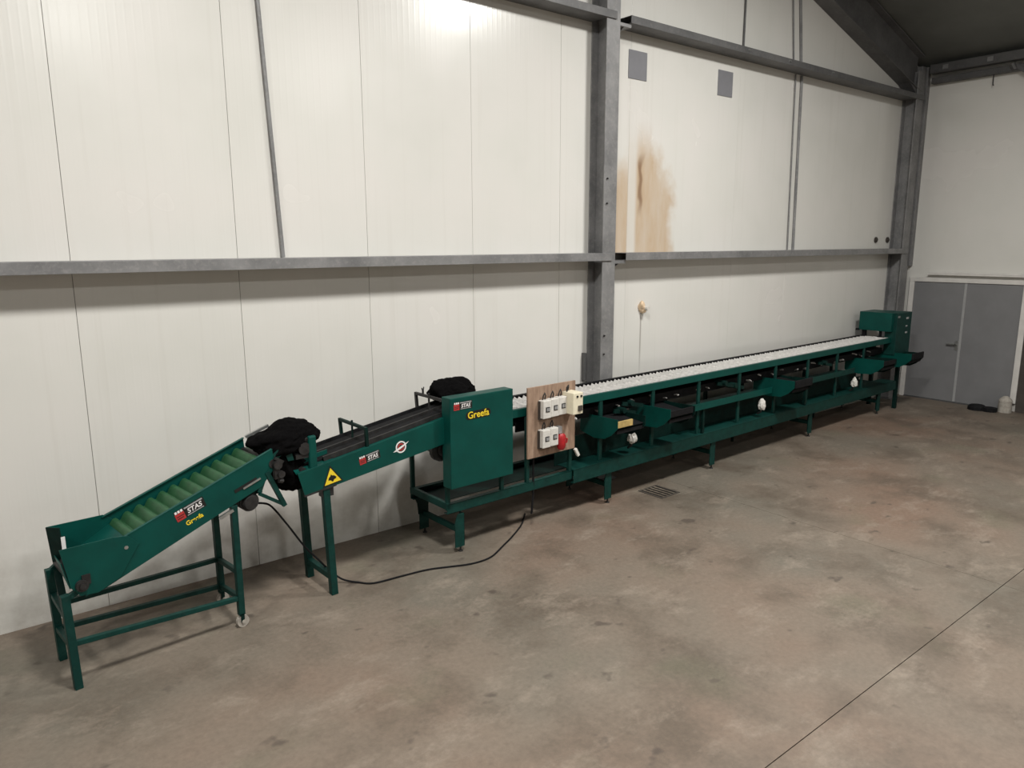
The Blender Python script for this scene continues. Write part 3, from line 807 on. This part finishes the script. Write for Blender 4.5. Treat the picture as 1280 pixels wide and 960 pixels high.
# side outlets
ch_side = [(-0.24, 0.935), (0.26, 0.925), (0.26, 0.74), (0.06, 0.70), (-0.07, 0.715), (-0.16, 0.765), (-0.24, 0.845)]
for k, (u, wd, wood) in enumerate(((1.71, 0.40, True), (2.45, 0.40, False), (4.84, 0.40, False), (7.28, 0.42, False), (8.22, 0.40, False))):
    ext = -0.06 if k >= 2 else (-0.05 if k == 1 else 0.0)
    ch = obj('outlet_chute', B().sheet([(0, -0.22 + ext, 0.845), (wd, -0.22 + ext, 0.845), (wd, 0.30, 0.90), (0, 0.30, 0.90)], 0.006, (0, 0, -1)), 'black', so, loc=(u, 0, 0))
    side = [(y + (ext if y < 0 else 0), z) for y, z in ch_side]
    obj('side_panel', B().prism(side, -0.006, 0.0, 'x'), 'green', ch, bevel=0.001)
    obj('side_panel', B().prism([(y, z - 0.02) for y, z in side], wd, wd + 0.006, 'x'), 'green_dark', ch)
    obj('end_stop', B().box(0.005, wd * (0.55 if wood else 0.95), -0.235 + ext, -0.215 + ext, 0.85, 0.91), 'wood_block' if wood else 'black', ch)
    if k in (2, 4):
        obj('end_pad', B().box(0.0, wd, -0.26 + ext, -0.236 + ext, 0.84, 0.94), 'black', ch, bevel=0.008)
    obj('under_rail', B().bar((0.02, -0.2 + ext, 0.80), (wd + 0.02, -0.2 + ext, 0.80), 0.02, 0.035), 'black', ch)
for (u0, u1, mt) in ((3.16, 4.80, 'green'), (5.42, 6.98, 'green_worn')):
    tf = obj('outlet_tray', B().box(u0, u1, -0.03, -0.024, 0.755, 0.832), mt, so, bevel=0.001)
    obj('tray_floor', B().box(u0, u1, -0.024, 0.24, 0.765, 0.771), 'green_dark', tf)
    obj('tray_arm', B().bar((u0 + 0.25, 0.0, 0.47), (u0 + 0.25, 0.0, 0.765), 0.03), 'green_dark', tf)
for u, z in ((1.98, 0.93), (2.1, 0.99), (3.75, 0.99), (3.95, 0.94), (6.1, 0.98)):
    obj('linkage', B().bar((u, 0.06, z), (u + 0.28, 0.02, z - 0.05), 0.02, 0.04).tube([(u + 0.1, 0.0, z), (u + 0.1, 0.2, z)], 0.03, 10), 'green_dark', so)
# drive cabinet at the infeed end
dc = obj('drive_cabinet', B().box(-0.15, 0.51, -0.105, 0.015, 0.617, 1.378), 'green', so, bevel=0.006)
tag(dc, 'tall flat green sheet-metal cabinet with nameplate')
stas_decal(dc, -0.022, -0.1055, 1.308, 0.0, 0.185)
greefa_decal(dc, 0.135, -0.1055, 1.213, 0.02, 0.26)
obj('cabinet_arm', B().bar((-0.18, 0.08, 0.88), (0.2, 0.08, 0.95), 0.03, 0.06), 'black', so)
# drive head at the far end
hb = obj('head_housing', B().box(8.20, 8.72, -0.05, 0.12, 0.89, 1.53), 'green_worn', so, bevel=0.006)
for z, s in ((1.44, 0.03), (1.32, 0.02), (1.22, 0.025)):
    obj('switch', B().box(8.52, 8.52 + s * 2.4, -0.058, -0.05, z - s / 2, z + s / 2), 'sticker_grey', hb)
obj('latch', B().box(8.22, 8.28, -0.06, -0.05, 1.46, 1.49), 'bright_metal', hb)
obj('head_box', B().box(8.12, 8.60, 0.0, 0.49, 1.25, 1.535), 'green', so, bevel=0.006)
obj('head_foot', B().box(8.16, 8.22, 0.40, 0.45, 1.14, 1.25).box(8.16, 8.20, 0.16, 0.19, 1.14, 1.25).box(8.09, 8.14, 0.48, 0.52, 1.24, 1.27), 'black', so)
obj('discharge_plate', B().box(8.25, 8.62, 0.10, 0.45, 1.10, 1.112), 'black', so)
obj('head_leg', B().bar((8.55, 0.02, 0.0), (8.55, 0.02, 0.90), 0.06, 0.05), 'green_dark', so)
obj('head_leg', B().bar((8.55, 0.42, 0.0), (8.55, 0.42, 1.10), 0.06, 0.05), 'green_dark', so)

# ------------------------------------------------------------------ control board
ct = empty('control_board', so.matrix_basis @ Vector((0.72, -0.06, 0.70)), R(1.5))
ct.location = Matrix.Translation((3.353, -0.835, 0)) @ Matrix.Rotation(R(1.5), 4, 'Z') @ Vector((0.72, -0.058, 0.695))
tag(ct, 'upright plywood board carrying white switch boxes and a red plug', 'control board')
bd = obj('board', B().box(0, 0.59, 0.0, 0.018, 0, 0.65), 'plywood', ct, bevel=0.002)
obj('mounting_bar', B().box(0.03, 0.56, 0.018, 0.05, 0.06, 0.10), 'green_dark', ct)
def switch_box(u, z, w_, h_, d_, mt='white_plastic'):
    s = obj('switch_box', B().box(u, u + w_, -d_, 0.0, z, z + h_), mt, ct, bevel=0.006)
    return s
for (u, z) in ((0.125, 0.362), (0.222, 0.366), (0.319, 0.370), (0.120, 0.092), (0.217, 0.096)):
    s = switch_box(u, z, 0.095, 0.165, 0.07)
    obj('base', B().box(u - 0.006, u + 0.098, -0.03, 0.0, z - 0.012, z + 0.155), 'dark_brown', s)
    obj('button_frame', B().box(u + 0.028, u + 0.075, -0.074, -0.07, z + 0.06, z + 0.105), 'sticker_black', s)
    obj('button', B().box(u + 0.036, u + 0.05, -0.078, -0.074, z + 0.068, z + 0.097).box(u + 0.055, u + 0.068, -0.078, -0.074, z + 0.068, z + 0.097), 'sticker_grey', s)
    obj('cable_loop', B().tube([(u + 0.03, -0.02, z + 0.155), (u + 0.032, -0.03, z + 0.20), (u + 0.05, -0.03, z + 0.228), (u + 0.066, -0.025, z + 0.20), (u + 0.064, -0.015, z + 0.155)], 0.006, 6), 'dark_metal', s, smooth=True)
s = switch_box(0.416, 0.37, 0.125, 0.20, 0.15, 'cream_plastic')
for x in (0.465, 0.515):
    obj('lamp_hole', B().tube([(x, -0.15, 0.535), (x, -0.156, 0.535)], 0.011, 10), 'sticker_black', s)
obj('selector', B().box(0.475, 0.525, -0.162, -0.15, 0.40, 0.45), 'dark_brown', s, bevel=0.003)
obj('cable_loop', B().tube([(0.43, -0.05, 0.57), (0.43, -0.05, 0.61), (0.46, -0.04, 0.625), (0.48, -0.02, 0.60), (0.48, -0.005, 0.55)], 0.007, 6), 'dark_metal', s, smooth=True)
s = obj('plug_socket', B().tube([(0.36, -0.05, 0.045), (0.36, -0.055, 0.07), (0.36, -0.055, 0.17), (0.36, -0.05, 0.185)], [0.03, 0.042, 0.042, 0.03], 16).box(0.325, 0.395, -0.03, 0.0, 0.08, 0.19), 'red', ct, smooth=True)
obj('plug_ring', B().tube([(0.40, -0.055, 0.09), (0.425, -0.06, 0.10), (0.43, -0.06, 0.13), (0.40, -0.055, 0.145)], 0.008, 8), 'red', s, smooth=True)
obj('inlet', B().box(0.335, 0.375, -0.05, 0.0, 0.19, 0.255), 'sticker_grey', s)
obj('hanging_cable', B().tube([(0.10, 0.03, 0.1), (0.11, 0.05, -0.1), (0.12, 0.06, -0.35), (0.10, 0.06, -0.55)], 0.010, 8), 'black', ct, smooth=True)
obj('connector', B().bar((0.575, -0.02, 0.0), (0.615, -0.025, -0.075), 0.03, 0.03), 'white_plastic', ct, bevel=0.005)

# ------------------------------------------------------------------ black fleece covers
def blob(name, loc, size, seed, lab, rz_=0.0, flat=0.0, rot=(0, 0)):
    b = B()
    bmesh.ops.create_icosphere(b.bm, subdivisions=5, radius=1.0)
    for v in b.bm.verts:
        q = v.co.copy()
        k = 1 + 0.30 * noise.noise(q * 1.3 + Vector((seed, 0, 0))) + 0.10 * noise.noise(q * 4.0 + Vector((0, seed, 0))) + 0.035 * noise.noise(q * 14)
        c = q * k
        if flat and c.z < -flat:
            c.z = -flat + (c.z + flat) * 0.35
        v.co = Vector((c.x * size[0], c.y * size[1], c.z * size[2]))
    o = obj(name, b, 'cloth', loc=loc, rot=(rot[0], rot[1], rz_), smooth=False)
    for p in o.data.polygons:
        p.use_smooth = True
    return tag(o, lab, 'cloth')
blob('fleece_cover', (1.925, -0.70, 1.225), (0.235, 0.20, 0.11), 3.0, 'black fleece heaped over the upper end of the cleated elevator', R(5), 0.75, (0, R(-15)))
blob('fleece_flap', (1.93, -0.70, 1.02), (0.13, 0.17, 0.22), 7.0, 'black cloth hanging in the gap between elevator and infeed conveyor', R(5), 0, (0, R(-28)))
blob('fleece_cover', (3.49, -0.56, 1.35), (0.215, 0.17, 0.115), 11.0, 'black fleece heaped on the infeed end behind the green cabinet', R(-4), 0.8, (0, R(10)))

# ------------------------------------------------------------------ white wraps along the front of the sorter
def wrap(u, v, z, seed, lab):
    b = B()
    bmesh.ops.create_icosphere(b.bm, subdivisions=3, radius=1.0)
    for q in b.bm.verts:
        c = q.co.copy()
        k = 1 + 0.35 * noise.noise(c * 2.2 + Vector((seed, seed, 0)))
        tz = c.z
        wdt = 0.85 - 0.25 * tz
        q.co = Vector((c.x * 0.055 * wdt * k, c.y * 0.05 * wdt * k, tz * 0.072 * k))
    w_ = Matrix.Translation((3.353, -0.835, 0)) @ Matrix.Rotation(R(1.5), 4, 'Z') @ Vector((u, v, z))
    o = obj('plastic_wrap', b, 'white_plastic', loc=w_)
    t = B().tube([(0.0, 0.0, -0.05), (0.005, 0.02, -0.1), (0.005, 0.06, -0.13)], 0.012, 8)
    obj('cable_end', t, 'dark_metal', o)
    return tag(o, lab, 'plastic wrap')
wrap(2.18, -0.02, 0.645, 1.0, 'crumpled white plastic wrap below the outlet chute with the wooden stop')
wrap(4.60, -0.02, 0.637, 2.3, 'crumpled white plastic wrap below the long bright green outlet tray')
wrap(7.02, -0.02, 0.615, 3.7, 'crumpled white plastic wrap on the sorter near its drive head')

# ------------------------------------------------------------------ power cable
pts = [(1.63, -0.86, 0.84), (1.72, -0.77, 0.797), (1.79, -0.75, 0.748), (1.90, -0.74, 0.58), (2.02, -0.73, 0.381), (2.12, -0.72, 0.25), (2.22, -0.72, 0.12), (2.31, -0.74, 0.03), (2.40, -0.82, 0.008), (2.49, -0.91, 0.008),
       (2.706, -0.937, 0.008), (2.935, -0.967, 0.008), (3.10, -1.03, 0.008), (3.261, -1.095, 0.008), (3.40, -1.11, 0.008), (3.526, -1.08, 0.008), (3.72, -0.97, 0.008), (3.9, -0.865, 0.008), (4.147, -0.696, 0.008), (4.35, -0.5, 0.008)]
P = [Vector(p) for p in pts]
sm = []
for i in range(len(P) - 1):
    p0, p1, p2, p3 = P[max(i - 1, 0)], P[i], P[i + 1], P[min(i + 2, len(P) - 1)]
    for k in range(5):
        t = k / 5
        sm.append(0.5 * ((2 * p1) + (p2 - p0) * t + (2 * p0 - 5 * p1 + 4 * p2 - p3) * t * t + (3 * p1 - p0 - 3 * p2 + p3) * t ** 3))
sm.append(P[-1])
tag(obj('power_cable', B().tube(sm, 0.0075, 8), 'black', smooth=True), 'black power cable trailing over the floor from the elevator motor', 'cable')

# ------------------------------------------------------------------ lamps under the roof
for i, (x, y, z, watt) in enumerate(LAMPS):
    r = empty('ceiling_lamp', (x, y, z))
    tag(r, 'rectangular high-bay lamp hanging under the dark roof', 'lamp', 'high-bay lamps under the roof')
    obj('housing', B().box(-0.32, 0.32, -0.42, 0.42, 0.02, 0.10), 'steel', r, bevel=0.01)
    obj('diffuser', B().box(-0.30, 0.30, -0.40, 0.40, 0.012, 0.02), 'glow', r)
    zt = roof_z(x) - z
    for s in (-0.3, 0.3):
        obj('hanger', B().tube([(0, s, 0.10), (0, s, zt)], 0.006, 6), 'steel', r)
    ld = bpy.data.lights.new('lamp_light', 'AREA')
    ld.shape = 'RECTANGLE'
    ld.size = 0.6
    ld.size_y = 0.8
    ld.energy = watt
    ld.color = (1.0, 0.985, 0.945)
    lo = bpy.data.objects.new('lamp_light', ld)
    COL.objects.link(lo)
    lo.parent = r
    lo.location = (0, 0, 0.008)
